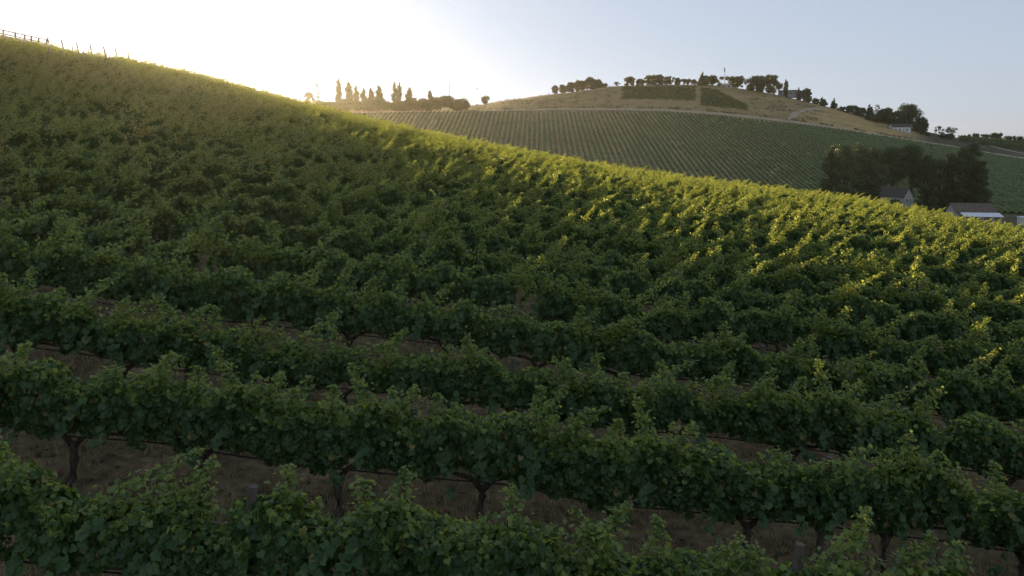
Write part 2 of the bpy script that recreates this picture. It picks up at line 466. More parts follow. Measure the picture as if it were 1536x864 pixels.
def make_vine_meshes(seed, height=1.0, dens=1.0, nshoots=6, lean=.35, gap=False):
    r = np.random.default_rng(seed)
    Ps, Ds, Ns, Ss = [], [], [], []
    # hedge body
    n = int(3300 * dens)
    x = r.uniform(-VSP/2 - .1, VSP/2 + .1, n)
    if gap:
        x = np.where(np.abs(x - gap) < .3, x + np.sign(x - gap) * .45, x)
    ph = r.uniform(0, 6.28, 6)
    top = 1.47 * height + .09 * np.sin(x * 3.1 + ph[0]) + .08 * np.sin(x * 6.3 + ph[1])
    bot = .80 + .06 * np.sin(x * 4.1 + ph[2]) + .05 * np.sin(x * 9 + ph[3])
    half = .235 + .05 * np.sin(x * 3.7 + ph[4]) + .05 * np.sin(x * 8 + ph[5])
    v = r.beta(1.15, 1.0, n)
    ang = r.uniform(0, 1, n)
    z = bot + (top - bot) * v
    prof = np.sqrt(np.clip(1 - np.abs((v - .52) / .56) ** 3.2, .02, 1))
    side = np.where(r.random(n) < .5, -1, 1)
    rad = 1 - np.abs(r.normal(0, .2, n))
    topl = r.random(n) < .16
    yy = side * half * prof * rad
    yy = np.where(topl, r.uniform(-1, 1, n) * half * .8, yy)
    z = np.where(topl, top - np.abs(r.normal(0, .05, n)) - .06 * (yy / half) ** 2, z)
    bump = .07 * np.sin(x * 15 + z * 10 + ph[1]) + .06 * np.sin(z * 19 - x * 8 + ph[2])
    yy = yy + side * bump * .8
    P = np.stack([x, yy, z], 1)
    out = np.stack([np.zeros(n), side * 1.0, .35 + 0 * z], 1)
    out[topl] = (0, 0, 1)
    Nn = out + r.normal(0, .6, (n, 3))
    D = np.stack([r.normal(0, .55, n), side * .35, -np.ones(n) * .8], 1) + r.normal(0, .3, (n, 3))
    D[topl] = np.stack([r.normal(.3, .8, topl.sum()), r.normal(0, .8, topl.sum()), r.normal(-.15, .3, topl.sum())], 1)
    Ps.append(P); Ds.append(D); Ns.append(Nn); Ss.append(r.uniform(.05, .088, n))
    # shoots rising out of the top
    stems = []
    for k in range(nshoots):
        sm_ = MB()
        bx = r.uniform(-VSP/2 + .05, VSP/2 - .05)
        big = r.random()
        L = r.uniform(.2, .42) if big < .4 else (r.uniform(.42, .75) if big < .88 else r.uniform(.75, 1.05))
        dirx = r.normal(lean, .4); diry = r.normal(0, .28)
        m = 9
        t = np.linspace(0, 1, m)
        bz = 1.27 * height
        curl = r.uniform(.0, .4) if big < .7 else r.uniform(0, .08)
        cx = bx + dirx * L * t + .25 * dirx * L * t**2
        cy = r.uniform(-.18, .18) + diry * L * t
        cz = bz + (L * .95 + .15) * t - curl * L * t**2.4
        c = np.stack([cx, cy, cz], 1)
        sm_.tube(c, list(np.linspace(.007, .003, m)), 4)
        if L > .5: stems.append(sm_.mesh('shoot_stem', M['bark']))
        nl = int(32 + L * 230)
        tt = np.sort(r.uniform(.02, 1.0, nl) ** 1.15)
        base = np.stack([np.interp(tt, t, c[:, j]) for j in range(3)], 1)
        w_ = .024 + (1 - tt) * (.13 if L > .6 else .15)
        base = base + r.normal(0, 1, (nl, 3)) * w_[:, None] * np.array([1, .8, .6])
        aa = r.uniform(0, 6.28, nl)
        D = np.stack([np.cos(aa) * .8 + .25, np.sin(aa) * .8, r.normal(-.25, .35, nl)], 1)
        Nn = np.stack([np.cos(aa) * .4, np.sin(aa) * .4, np.ones(nl)], 1) + r.normal(0, .4, (nl, 3))
        Ps.append(base); Ds.append(D); Ns.append(Nn); Ss.append(r.uniform(.05, .085, nl) * (1 - .35 * tt))
    # a few hanging shoots under the hedge and out of its sides
    for k in range(4):
        bx = r.uniform(-VSP/2, VSP/2); s = -1 if r.random() < .7 else 1
        nl = 14; t = r.uniform(0, 1, nl)
        base = np.stack([bx + r.normal(0, .2) * t + r.normal(0, .03, nl), s * (.26 + .22 * t), r.uniform(1.0, 1.5) - .45 * t], 1)
        D = np.stack([r.normal(0, .7, nl), s * np.ones(nl) * .6, -np.ones(nl) * .6], 1)
        Nn = np.stack([r.normal(0, .4, nl), s * np.ones(nl), np.ones(nl) * .6], 1)
        Ps.append(base); Ds.append(D); Ns.append(Nn); Ss.append(r.uniform(.07, .12, nl))
    nb_ = [len(q) for q in Ps]
    P, D, Nn, S = (np.concatenate(q) for q in (Ps, Ds, Ns, Ss))
    V, T = leaves_mesh(P, D, Nn, S, r)
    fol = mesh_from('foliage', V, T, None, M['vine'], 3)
    fol.materials.append(M['young_lit'])
    young_lit = np.zeros(len(P), bool); young_lit[n:n + sum(nb_[1:1 + nshoots])] = True
    young_lit &= r.random(len(P)) < .8
    young_lit[:n] = (z > top - .12) & (r.random(n) < .45)  # hedge-top leaves take the lighter colour, sky light painted in
    fol.polygons.foreach_set('material_index', np.repeat(young_lit.astype(np.int32), len(LEAF_TRI)))
    # trunk and cordon arms
    tb = MB()
    j = lambda s: r.normal(0, s)
    pts = [(j(.05), j(.02), -.08), (j(.04), j(.02), .12), (j(.03), j(.03), .32), (j(.02), j(.03), .50), (j(.01), j(.01), .64)]
    tb.tube(pts, [.085, .066, .056, .054, .062], 9)
    trunk = tb.mesh('trunk', M['bark'], True)
    cb = MB()
    for s in (-1, 1):
        q = [(0, 0, .58)]
        for i in range(1, 7):
            q.append((s * i * VSP / 12.2, j(.015), .72 + .03 * min(i, 3) + j(.012)))
        cb.tube(q, [.046, .036, .029, .024, .021, .018, .014], 6)
    cordon = cb.mesh('cordon', M['bark'], True)
    return fol, trunk, cordon, stems

NV = 20
variants = []
vr = np.random.default_rng(3)
for i in range(NV):
    variants.append(make_vine_meshes(100 + i, height=vr.uniform(.96, 1.08), dens=vr.uniform(.9, 1.1),
                                     nshoots=int(vr.integers(4, 8)), lean=vr.uniform(.1, .6),
                                     gap=(vr.uniform(-.6, .6) if i == 4 else False)))
weak = make_vine_meshes(500, .9, .75, 7, .5, gap=False)
variants.append(weak)

ORD = ["zeroth","first","second","third","fourth","fifth","sixth","seventh","eighth","ninth","tenth","eleventh","twelfth","thirteenth","fourteenth","fifteenth",
       "sixteenth","seventeenth","eighteenth","nineteenth","twentieth"]
def ordinal(n):
    if n <= 20: return ORD[n]
    tens = {2: "twenty", 3: "thirty", 4: "forty", 5: "fifty", 6: "sixty", 7: "seventy", 8: "eighty", 9: "ninety"}
    ends = {2: "twentieth", 3: "thirtieth", 4: "fortieth", 5: "fiftieth", 6: "sixtieth", 7: "seventieth", 8: "eightieth", 9: "ninetieth"}
    if n >= 100:
        return "hundredth" if n == 100 else "hundred and " + ordinal(n - 100)
    return ends[n // 10] if n % 10 == 0 else tens[n // 10] + "-" + ORD[n % 10]

def slope_x(x, y):
    return (ground(x + .9, y) - ground(x - .9, y)) / 1.8

N_IND_ROWS = 15
extra_pts = []        # further vines: (x, y, z, tilt, scale)
row_vines = {}
foliage_objs = []
n_ind = 0
for ri in range(0, 66):
    y = ROW_Y0 + ROW_D * ri
    off = (ri * .731 % 1) * VSP
    u0, u1 = -.66, .66
    x = math.floor((u0 * y - 5) / VSP) * VSP + off
    xs = []
    while x < u1 * y + 5:
        xs.append(x); x += VSP
    xs = np.array(xs)
    r = np.random.default_rng(1000 + ri)
    xj = xs + r.uniform(-.1, .1, len(xs))
    yj = y + r.uniform(-.05, .05, len(xs))
    z = ground(xj, yj); sl = slope_x(xj, yj)
    k = 0
    for i in range(len(xj)):
        px = PX0 + F * xj[i] / y
        hw = .95 / y * F
        inframe = -hw * .75 < px < 1536 + hw * .75
        if ri < N_IND_ROWS and inframe and n_ind < 300:
            k += 1; n_ind += 1
            vi = int(r.integers(0, NV))
            if r.random() < .025: vi = NV
            sc = r.uniform(.94, 1.08)
            if ri == 0 and px > 820: sc *= .87
            elif ri < 4: sc *= .97
            e = empty('grapevine', (xj[i], yj[i], z[i]), (0, -math.atan(sl[i]), r.uniform(-.06, .06)))
            e.scale = (1, r.uniform(.92, 1.12), sc)
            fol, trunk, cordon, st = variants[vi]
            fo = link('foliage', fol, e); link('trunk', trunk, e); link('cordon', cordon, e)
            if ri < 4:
                for sm_ in st: link('shoot_stem', sm_, e)
            foliage_objs.append((vi, fo))
            row_vines.setdefault(ri, []).append((e, xj[i], yj[i]))
        else:
            # behind the crest by a wide margin nothing shows
            extra_pts.append((xj[i], yj[i], z[i], -math.atan(sl[i]), r.uniform(.94, 1.06)))
for ri, L_ in row_vines.items():
    n = len(L_)
    for k, (e, x, y) in enumerate(L_, 1):
        rowtxt = "the nearest vine row" if ri == 0 else f"the {ordinal(ri + 1)} vine row from the bottom"
        if k == 1: pos = "leftmost"
        elif k == n: pos = "rightmost"
        elif k <= (n + 1) // 2: pos = f"{ordinal(k)} from the left"
        else: pos = f"{ordinal(n + 1 - k)} from the right"
        tag(e, f"bushy green grapevine, {pos} in {rowtxt}", "grapevine", "grapevines in the near hillside rows")

# vines past the nearest three hundred: one object of instances
def track_gap(x, y):
    return (98.0 < y - .16 * (x + 60) < 104.5) and x < -45
ep = [p for p in extra_pts if not track_gap(p[0], p[1])]
ep = np.array(ep)
pxs = PX0 + F * ep[:, 0] / ep[:, 1]
crest_y = np.interp(pxs, NEAR_PX, [97, 97, 113, 126, 122, 112, 100, 96, 92, 84, 84])
ep = ep[ep[:, 1] < crest_y]
me = bpy.data.meshes.new('vineyard')
me.from_pydata([tuple(p[:3]) for p in ep], [], [])
a1 = me.attributes.new('tilt', 'FLOAT_VECTOR', 'POINT')
a1.data.foreach_set('vector', np.stack([0 * ep[:, 3], ep[:, 3], rng.uniform(-.08, .08, len(ep))], 1).astype(np.float32).ravel())
a2 = me.attributes.new('size', 'FLOAT', 'POINT')
a2.data.foreach_set('value', ep[:, 4].astype(np.float32))
vy = link('vineyard', me)
tag(vy, 'dense rows of grapevines higher up the near hill to its sunlit crest', None, None, 'stuff')

def instance_nodes(obj, protos, name):
    ng = bpy.data.node_groups.new(name, 'GeometryNodeTree')
    ng.interface.new_socket('Geometry', in_out='INPUT', socket_type='NodeSocketGeometry')
    ng.interface.new_socket('Geometry', in_out='OUTPUT', socket_type='NodeSocketGeometry')
    gi = ng.nodes.new('NodeGroupInput'); go = ng.nodes.new('NodeGroupOutput')
    jn = ng.nodes.new('GeometryNodeJoinGeometry')
    for p in protos:
        oi = ng.nodes.new('GeometryNodeObjectInfo'); oi.transform_space = 'ORIGINAL'
        oi.inputs['Object'].default_value = p
        g2i = ng.nodes.new('GeometryNodeGeometryToInstance')
        ng.links.new(oi.outputs['Geometry'], g2i.inputs[0])
        ng.links.new(g2i.outputs[0], jn.inputs[0])
    ip = ng.nodes.new('GeometryNodeInstanceOnPoints')
    ip.inputs['Pick Instance'].default_value = True
    ri_ = ng.nodes.new('FunctionNodeRandomValue'); ri_.data_type = 'INT'
    ri_.inputs['Min'].default_value = 0
    for s in ri_.inputs:
        if s.name == 'Min' and s.type == 'INT': s.default_value = 0
        if s.name == 'Max' and s.type == 'INT': s.default_value = len(protos) - 1
    out = [s for s in ri_.outputs if s.type == 'INT'][0]
    ng.links.new(out, ip.inputs['Instance Index'])
    na = ng.nodes.new('GeometryNodeInputNamedAttribute'); na.data_type = 'FLOAT_VECTOR'; na.inputs['Name'].default_value = 'tilt'
    nb = ng.nodes.new('GeometryNodeInputNamedAttribute'); nb.data_type = 'FLOAT'; nb.inputs['Name'].default_value = 'size'
    ng.links.new(na.outputs['Attribute'], ip.inputs['Rotation'])
    ng.links.new(nb.outputs['Attribute'], ip.inputs['Scale'])
    ng.links.new(gi.outputs[0], ip.inputs['Points'])
    ng.links.new(jn.outputs[0], ip.inputs['Instance'])
    ng.links.new(ip.outputs[0], go.inputs[0])
    md = obj.modifiers.new(name, 'NODES'); md.node_group = ng
protos = {}
for vi, fo in foliage_objs:
    if vi < NV: protos.setdefault(vi, fo)
instance_nodes(vy, list(protos.values()), 'vine_instances')

# ------------------------------------------------------------------ posts, wires
def post(x, y, h, rad, mat, label, group, name='trellis_post', lean=(0, 0), sq=False):
    z = gz(x, y)
    mb = MB()
    if sq:
        mb.box((0, 0, h/2 - .15), (rad*2, rad*1.4, h + .3))
    else:
        n = 5
        mb.tube([(0, 0, -.3 + (h + .3) * k / n) for k in range(n + 1)], [rad * (1 + random.uniform(-.06, .06)) for _ in range(n + 1)], 9)
    o = mb.build(name, mat)
    o.location = (x, y, z); o.rotation_euler = (lean[0], lean[1], 0)
    tag(o, label, 'trellis post', group)
    return o

for ri in range(5):
    vs = row_vines[ri]; y = ROW_Y0 + ROW_D * ri
    rr = np.random.default_rng(70 + ri)
    st = {0: 1, 1: 2, 2: 1, 3: 2, 4: 0}[ri]
    for k in range(st, len(vs) - 1, 3):
        x = (vs[k][1] + vs[k + 1][1]) / 2 + rr.uniform(-.12, .12)
        rowtxt = "nearest" if ri == 0 else ordinal(ri + 1)
        post(x, y + .02, 1.6 + rr.uniform(-.08, .1), .05, M['wood'],
             f"weathered wooden trellis post right of the {ordinal(k + 1)} vine in the {rowtxt} row", 'wooden trellis posts in the rows', lean=(0, .11))
    # tubing and wire of the row
    for nm, zz, rad, lab in (('drip_line', .70, .011, 'black drip irrigation tube strung under the vines of the'),
                             ('trellis_wire', 1.28, .004, 'thin steel trellis wire running through the leaves of the')):
        xs = np.linspace(-.72 * y - 2, .72 * y + 2, 60)
        sag = .012 * np.sin(xs * 3.36)
        pts = np.stack([xs, np.full_like(xs, y - .03), ground(xs, np.full_like(xs, y)) + zz + sag], 1)
        pts[1:-1, 2] = (pts[:-2, 2] + pts[1:-1, 2] + pts[2:, 2]) / 3
        mb = MB(); mb.tube(pts, rad, 5)
        o = mb.build(nm, M['wire'] if nm == 'drip_line' else M['steel'])
        tag(o, f"{lab} {'nearest' if ri == 0 else ordinal(ri + 1)} row", 'drip line' if nm == 'drip_line' else 'wire')

# pale steel posts standing over the vines near the left crest and along the ridge
steel = [(8, 92), (30, 88), (77, 90), (109, 93), (133, 90), (164, 96), (73, 78), (205, 94), (125, 82), (160, 84),
         (480, 96), (515, 98), (440, 104), (540, 100), (575, 92), (612, 90), (565, 80), (450, 88)]
for k, (px, y) in enumerate(sorted(steel)):
    post(at(px, y), y, 2.45, .05, M['steel'], f"pale steel trellis post poking above the high vines, {ordinal(k + 1)} from the left", 'steel trellis posts near the crest')

# leaning end posts against the sky on the left crest
for k, (px, tp) in enumerate([(74, 57), (95, 60), (118, 64), (139, 66), (160, 69), (178, 72), (197, 77)]):
    y = 142.0
    x = at(px, y)
    ztop = (PY0 - tp) / F * y
    h = max(1.4, ztop - gz(x, y))
    post(x, y, h, .11, M['darkwood'], f"leaning wooden end post on the left crest, {ordinal(k + 1)} from the fence", 'leaning end posts on the left crest', name='end_post', lean=(0, -.24))

# rail fence on the far left crest
def rail_fence():
    y = 146.0
    e = empty('rail_fence', (at(36, y), y, gz(at(36, y), y)))
    o = Vector(e.location)
    pts = []
    for k, px in enumerate((-52, -29, -6, 5, 23, 37, 47, 58, 70)):
        x = at(px, y); tp = 43.5 + (px * .22 if px > 0 else px * .15)
        zt = (PY0 - tp) / F * y
        zb = gz(x, y) - .3
        mb = MB(); mb.box((x - o.x, 0, (zt + zb) / 2 - o.z), (.2, .2, zt - zb))
        mb.build('post', M['darkwood'], e)
        pts.append((x - o.x, zt - o.z))
    for dz in (-.10, -.75):
        mb = MB()
        mb.tube([(x, .12, z + dz) for x, z in pts], .085, 6)
        mb.build('rail', M['darkwood'], e)
    tag(e, 'dark wooden rail fence along the top left crest against the sky', 'fence')
rail_fence()

# dry grass in the nearest alleys
def dry_grass():
    n = 22000
    y = rng.uniform(6.5, 22, n)
    x = rng.uniform(-.72, .72, n) * y
    k_ = wave(x, y, 1.3, 91) + .5 * wave(x, y, .5, 92) + rng.normal(0, .12, n) > -.05
    x, y = x[k_], y[k_]; n = len(x)
    z = ground(x, y) - .01
    nb = 5
    P = np.repeat(np.stack([x, y, z], 1), nb, 0) + rng.normal(0, .045, (n * nb, 3)) * np.array([1, 1, 0])
    a = rng.uniform(0, 6.28, n * nb); h = rng.uniform(.05, .21, n * nb); wd = rng.uniform(.005, .014, n * nb)
    dx, dy = np.cos(a), np.sin(a); ln = rng.uniform(.1, .9, n * nb) * h
    b = rng.uniform(0, 6.28, n * nb)
    V = np.stack([P + np.stack([-dx*wd, -dy*wd, 0*h], 1), P + np.stack([dx*wd, dy*wd, 0*h], 1),
                  P + np.stack([np.cos(b)*ln, np.sin(b)*ln, h], 1)], 1).reshape(-1, 3)
    o = link('grass', mesh_from('grass', V, np.arange(len(V)), None, M['drygrass'], 3))
    tag(o, 'dry straw coloured grass in the alleys between the nearest vine rows', None, None, 'stuff')
dry_grass()

def leaf_litter():
    n = 9000
    y = rng.uniform(6.5, 24, n); x = rng.uniform(-.72, .72, n) * y
    k = np.abs(((y - ROW_Y0 + ROW_D / 2) % ROW_D) - ROW_D / 2) < rng.uniform(.2, 1.2, n)
    x, y = x[k], y[k]; n = len(x)
    P = np.stack([x, y, ground(x, y) + rng.uniform(.005, .03, n)], 1)
    a = rng.uniform(0, 6.28, n)
    D = np.stack([np.cos(a), np.sin(a), rng.normal(0, .2, n)], 1)
    Nn = np.stack([rng.normal(0, .35, n), rng.normal(0, .35, n), np.ones(n)], 1)
    V, T = leaves_mesh(P, D, Nn, rng.uniform(.04, .085, n), rng)
    o = link('leaf_litter', mesh_from('leaf_litter', V, T, None, M['litter'], 3))
    tag(o, 'fallen brown leaves scattered under the nearest vine rows', None, None, 'stuff')
leaf_litter()

# ------------------------------------------------------------------ far vineyard rows
def far_rows():
    x0 = -118.0; k = 0; rows = []
    while x0 < 335:
        # row runs uphill, x = x0 + .03 (y - 470)
        ya = 296.0
        if x0 > 180: ya = max(ya, x0 / .70)
        left_limit = -.245
        if x0 < -60: ya = max(ya, min(470, abs(x0) / .245))
        yb = FIELD_TOP - 1.5 - 2.0 * math.sin(x0 * .05)
        if x0 < -.2 * yb - 22: x0 += 2.68; continue
        if yb - ya > 12: rows.append((x0, ya, yb))
        x0 += 2.68
    for i, (x0, ya, yb) in enumerate(rows):
        r = np.random.default_rng(4000 + i)
        n = int((yb - ya) / 1.35)
        y = np.linspace(ya, yb, n) + r.uniform(-.3, .3, n)
        x = x0 + .03 * (y - 470)
        z = ground(x, y)
        vig = wave(x, y, 30, 55) + .6 * wave(x, y, 9, 56)
        miss = r.random(n) < np.clip(.07 - .6 * vig, .015, .6)
        hgt = np.where(miss, .5, r.uniform(.95, 1.55, n)); wd = np.where(miss, .25, r.uniform(.42, .72, n))
        cx = x + r.uniform(-.2, .2, n)
        prof = [(-1.0, .12), (-1.05, .5), (-.6, .9), (0, 1.0), (.6, .88), (1.05, .5), (1.0, .12)]
        V = np.stack([np.stack([cx + a * wd * r.uniform(.8, 1.2, n), y + r.uniform(-.25, .25, n), z + b * hgt * r.uniform(.88, 1.12, n)], 1) for a, b in prof], 1).reshape(-1, 3)
        m = len(prof)
        a = (np.arange(n - 1)[:, None] * m + np.arange(m - 1)[None]).ravel()
        Fq = np.stack([a, a + 1, a + m + 1, a + m], 1).ravel()
        o = link('vine_row', mesh_from('vine_row', V, Fq, None, M['farvine'], 4))
        ntot = len(rows)
        pos = f"{ordinal(i + 1)} from the left" if i < ntot // 2 else f"{ordinal(ntot - i)} from the right"
        tag(o, f"thin green vine row running up the far hillside, {pos}", 'vine row', 'vine rows on the far hillside')
far_rows()

# ------------------------------------------------------------------ trees
def crown_cards(c, n, blobs, s, r, flat=.0):
    """n cards spread over blobs [(x,y,z,rx,ry,rz)]"""
    vol = np.array([b[3] * b[4] + b[3] * b[5] + b[4] * b[5] for b in blobs]); vol = vol / vol.sum()
    idx = r.choice(len(blobs), n, p=vol)
    B = np.array(blobs)[idx]
    d = r.normal(0, 1, (n, 3)); d /= np.linalg.norm(d, axis=1)[:, None]
    rad = r.uniform(0, 1, n) ** .38 * (1 + r.normal(0, .08, n))
    P = B[:, :3] + d * B[:, 3:] * rad[:, None]
    Nn = d * .8 + r.normal(0, .7, (n, 3)); Nn /= np.linalg.norm(Nn, axis=1)[:, None]
    t = np.cross(Nn, r.normal(0, 1, (n, 3))); t /= np.linalg.norm(t, axis=1)[:, None]
    b = np.cross(Nn, t)
    S = s * r.uniform(.55, 1.3, n)
    k = 5
    ang = np.arange(k)[None] * (2 * math.pi / k) + r.uniform(-.5, .5, (n, k))
    rr = S[:, None] * r.uniform(.38, .95, (n, k))
    V = P[:, None] + rr[..., None] * (np.cos(ang)[..., None] * t[:, None] + np.sin(ang)[..., None] * b[:, None])
    return V.reshape(-1, 3), np.arange(n * k)

def tree(px, y, top, wpx, kind, label, cat='tree', group=None, mat=None, base=None, dens=1.0, name=None, full=1.0, clear=None):
    seed = int(px * 7 + y * 13 + top) % 100000
    r = np.random.default_rng(seed)
    x = at(px, y); zb = gz(x, y)
    H = max(1.5, (PY0 - top) / F * y - zb)
    W = wpx / F * y * (1.3 if kind in ('round', 'spread') else 1.1)
    R = W / 2
    name = name or {'round': 'leafy_tree', 'poplar': 'poplar_tree', 'conifer': 'conifer_tree', 'spread': 'leafy_tree', 'shrub': 'shrub', 'sparse': 'sparse_tree'}[kind]
    e = empty(name, (x, y, zb))
    blobs = []
    clear_ = {'round': .0, 'poplar': .02, 'conifer': .04, 'spread': .06, 'shrub': .0, 'sparse': .15}[kind]
    hb = H * (clear_ if clear is None else clear)
    Dp = R * r.uniform(.8, 1.05)
    if kind in ('round', 'spread', 'sparse'):
        nb = {'round': 20, 'spread': 20, 'sparse': 12}[kind]
        for i in range(nb):
            v = (i + r.uniform(.1, .9)) / nb
            zc = hb + (H - hb) * (.08 + .82 * v)
            q_ = abs(1.9 * (v if kind != 'spread' else v * .85) - .85); e_r = (1 - q_ ** 3.2) ** .5 if q_ < 1 else .25
            e_r = max(.3, e_r)
            a = i * 2.4 + r.uniform(-.5, .5); q = r.uniform(.3, 1.0) * e_r
            br = min(R, H * .55) * r.uniform(.24, .52) * full * (.7 if kind == 'sparse' else 1)
            blobs.append((R * .86 * q * math.cos(a), Dp * .86 * q * math.sin(a), min(zc, H - br * .8), br, br, br * r.uniform(.65, .95)))
        blobs.append((r.uniform(-.2, .2) * R, 0, H - R * .36, R * .42, R * .42, R * .34))
    elif kind == 'poplar':
        nb = 14
        for i in range(nb):
            v = i / (nb - 1)
            er = min(1, .55 + 2.2 * v) * (1 - max(0, v - .55) ** 2 * 3.2)
            a = r.uniform(0, 6.28)
            br = max(.3, R * er * r.uniform(.75, 1.0))
            blobs.append((R * .3 * er * math.cos(a), R * .3 * er * math.sin(a), hb + (H - hb) * (.05 + .9 * v), br, br, max((H - hb) / nb * 1.1, br * .8)))
    elif kind == 'conifer':
        nb = 16
        for i in range(nb):
            v = i / (nb - 1)
            er = (1 - v) ** .85 * .95 + .06
            for q in range(3 if v < .7 else 1):
                a = r.uniform(0, 6.28)
                blobs.append((R * .45 * er * math.cos(a), R * .45 * er * math.sin(a), hb + (H - hb) * (.03 + .93 * v), R * er * .6, R * er * .6, (H - hb) / nb * .8))
    elif kind == 'shrub':
        for i in range(7):
            a = r.uniform(0, 6.28); q = r.uniform(0, .6)
            br = min(R, H) * r.uniform(.35, .55)
            blobs.append((R * q * 1.1 * math.cos(a), R * q * math.sin(a), r.uniform(.3, .75) * H, br * 1.1, br, br * .8))
    s = max(.28, min(.52, y / 1100.0))
    area = sum(4 * (b[3] * b[4] + b[3] * b[5] + b[4] * b[5]) for b in blobs)
    n = int(min(9000, max(260, area / (s * s) * 1.25 * dens * (.45 if kind == 'sparse' else 1))))
    V, Fi = crown_cards(None, n, blobs, s, r)
    mt = M[mat] if mat else (M['poplar'] if kind == 'poplar' else M['tree'])
    link('crown', mesh_from('crown', V, Fi, None, mt, 5), e)
    tb = MB()
    tr = max(.10, H * .022) * (1.2 if kind in ('round', 'spread') else .85)
    ht = H * (.9 if kind in ('poplar', 'conifer') else .68)
    if kind == 'shrub': tr, ht = .07, H * .6
    tp = [(0, 0, -.5)] + [(r.normal(0, .012) * H * (k > 1), r.normal(0, .012) * H * (k > 1), ht * k / 5) for k in range(1, 6)]
    tb.tube(tp, [tr * 1.25, tr, tr * .85, tr * .68, tr * .5, tr * .25], 8)
    if kind in ('round', 'spread', 'sparse', 'shrub'):
        for b in blobs[2:-1:3]:
            z0 = ht * r.uniform(.3, .75)
            tb.tube([(0, 0, z0), (b[0]*.5, b[1]*.5, (z0 + b[2]) / 2 + .03 * H), (b[0], b[1], b[2])], [tr*.45, tr*.3, tr*.12], 5)
    tb.build('trunk', M['treebark'], e, True)
    tag(e, label, cat, group)
    return e

G1 = 'poplars on the skyline behind the vineyard'
YP = 515
for px, top, w_, lab in [
    (507.6, 118.5, 10, 'tallest slim poplar, at the left end of the skyline poplar row'),
    (522.7, 123, 12, 'poplar just right of the tallest slim poplar'),
    (534, 129, 9, 'third poplar from the left in the skyline row, narrow'),
    (545.4, 132, 9.5, 'shortest poplar of the tight skyline row, fourth from the left'),
    (556.6, 131, 10, 'fifth poplar from the left in the tight skyline row'),
    (568, 128, 11.5, 'broad poplar closing the tight skyline row on the right'),
    (592, 123, 9, 'left poplar of the tall pair standing apart right of the row'),
    (599, 125, 9, 'right poplar of the tall pair standing apart right of the row'),
    (613.6, 131.5, 11, 'small pointed poplar right of the tall poplar pair'),
    (645, 135.5, 8.5, 'lone short poplar farthest right on the skyline hedge')]:
    tree(px, YP, top, w_, 'poplar', lab, group=G1, dens=1.1)
tree(476, 505, 126, 10, 'sparse', 'thin see-through tree left of the poplar row', mat='poplar')
tree(463, 505, 138, 14, 'round', 'small rounded sunlit tree at the left, beside the vine crest', mat='poplar')
# hedge bushes along the poplar feet
G2 = 'bushes along the foot of the poplars'
xs = np.arange(486, 706, 13.0)
for k, px in enumerate(xs):
    top = 149 + 2.2 * math.sin(k * 1.7) - (2.5 if px > 610 else 0) - (2 if px > 650 else 0)
    tree(px, 512 + (k % 3) * 3, top + 1.2, 30, 'shrub', f"low dark bush along the poplars' foot, {ordinal(k + 1)} from the left", 'bush', G2, mat='tree')
tree(727, 560, 141, 16, 'shrub', 'rounded bush on the bare slope right of the poles', 'bush', mat='tree')

# poles
def pole(px, y, top, label, arms=False, rad=.13):
    x = at(px, y); zb = gz(x, y); H = (PY0 - top) / F * y - zb
    e = empty('utility_pole', (x, y, zb))
    mb = MB(); mb.tube([(0, 0, -.4), (0, 0, H * .5), (0, 0, H)], [rad, rad * .85, rad * .7], 8); mb.build('shaft', M['wood'], e)
    if arms:
        mb = MB(); mb.box((0, -.18, H - .9), (2.2, .14, .16)); mb.build('crossarm', M['wood'], e)
    tag(e, label, 'pole', 'poles on the skyline')
pole(674, 520, 124, 'tall bare pole rising out of the skyline hedge right of the poplars', rad=.2)
pole(629.5, 520, 128, 'thin pole between the pointed poplar and the lone short poplar')
pole(702, 530, 137, 'short pole at the right end of the skyline hedge')
pole(708, 530, 138, 'shortest pole, second past the end of the skyline hedge')
pole(715.5, 530, 131, 'tall pole with a crossarm past the right end of the hedge', True)
pole(727.5, 535, 134, 'thin pole standing behind the rounded bush')

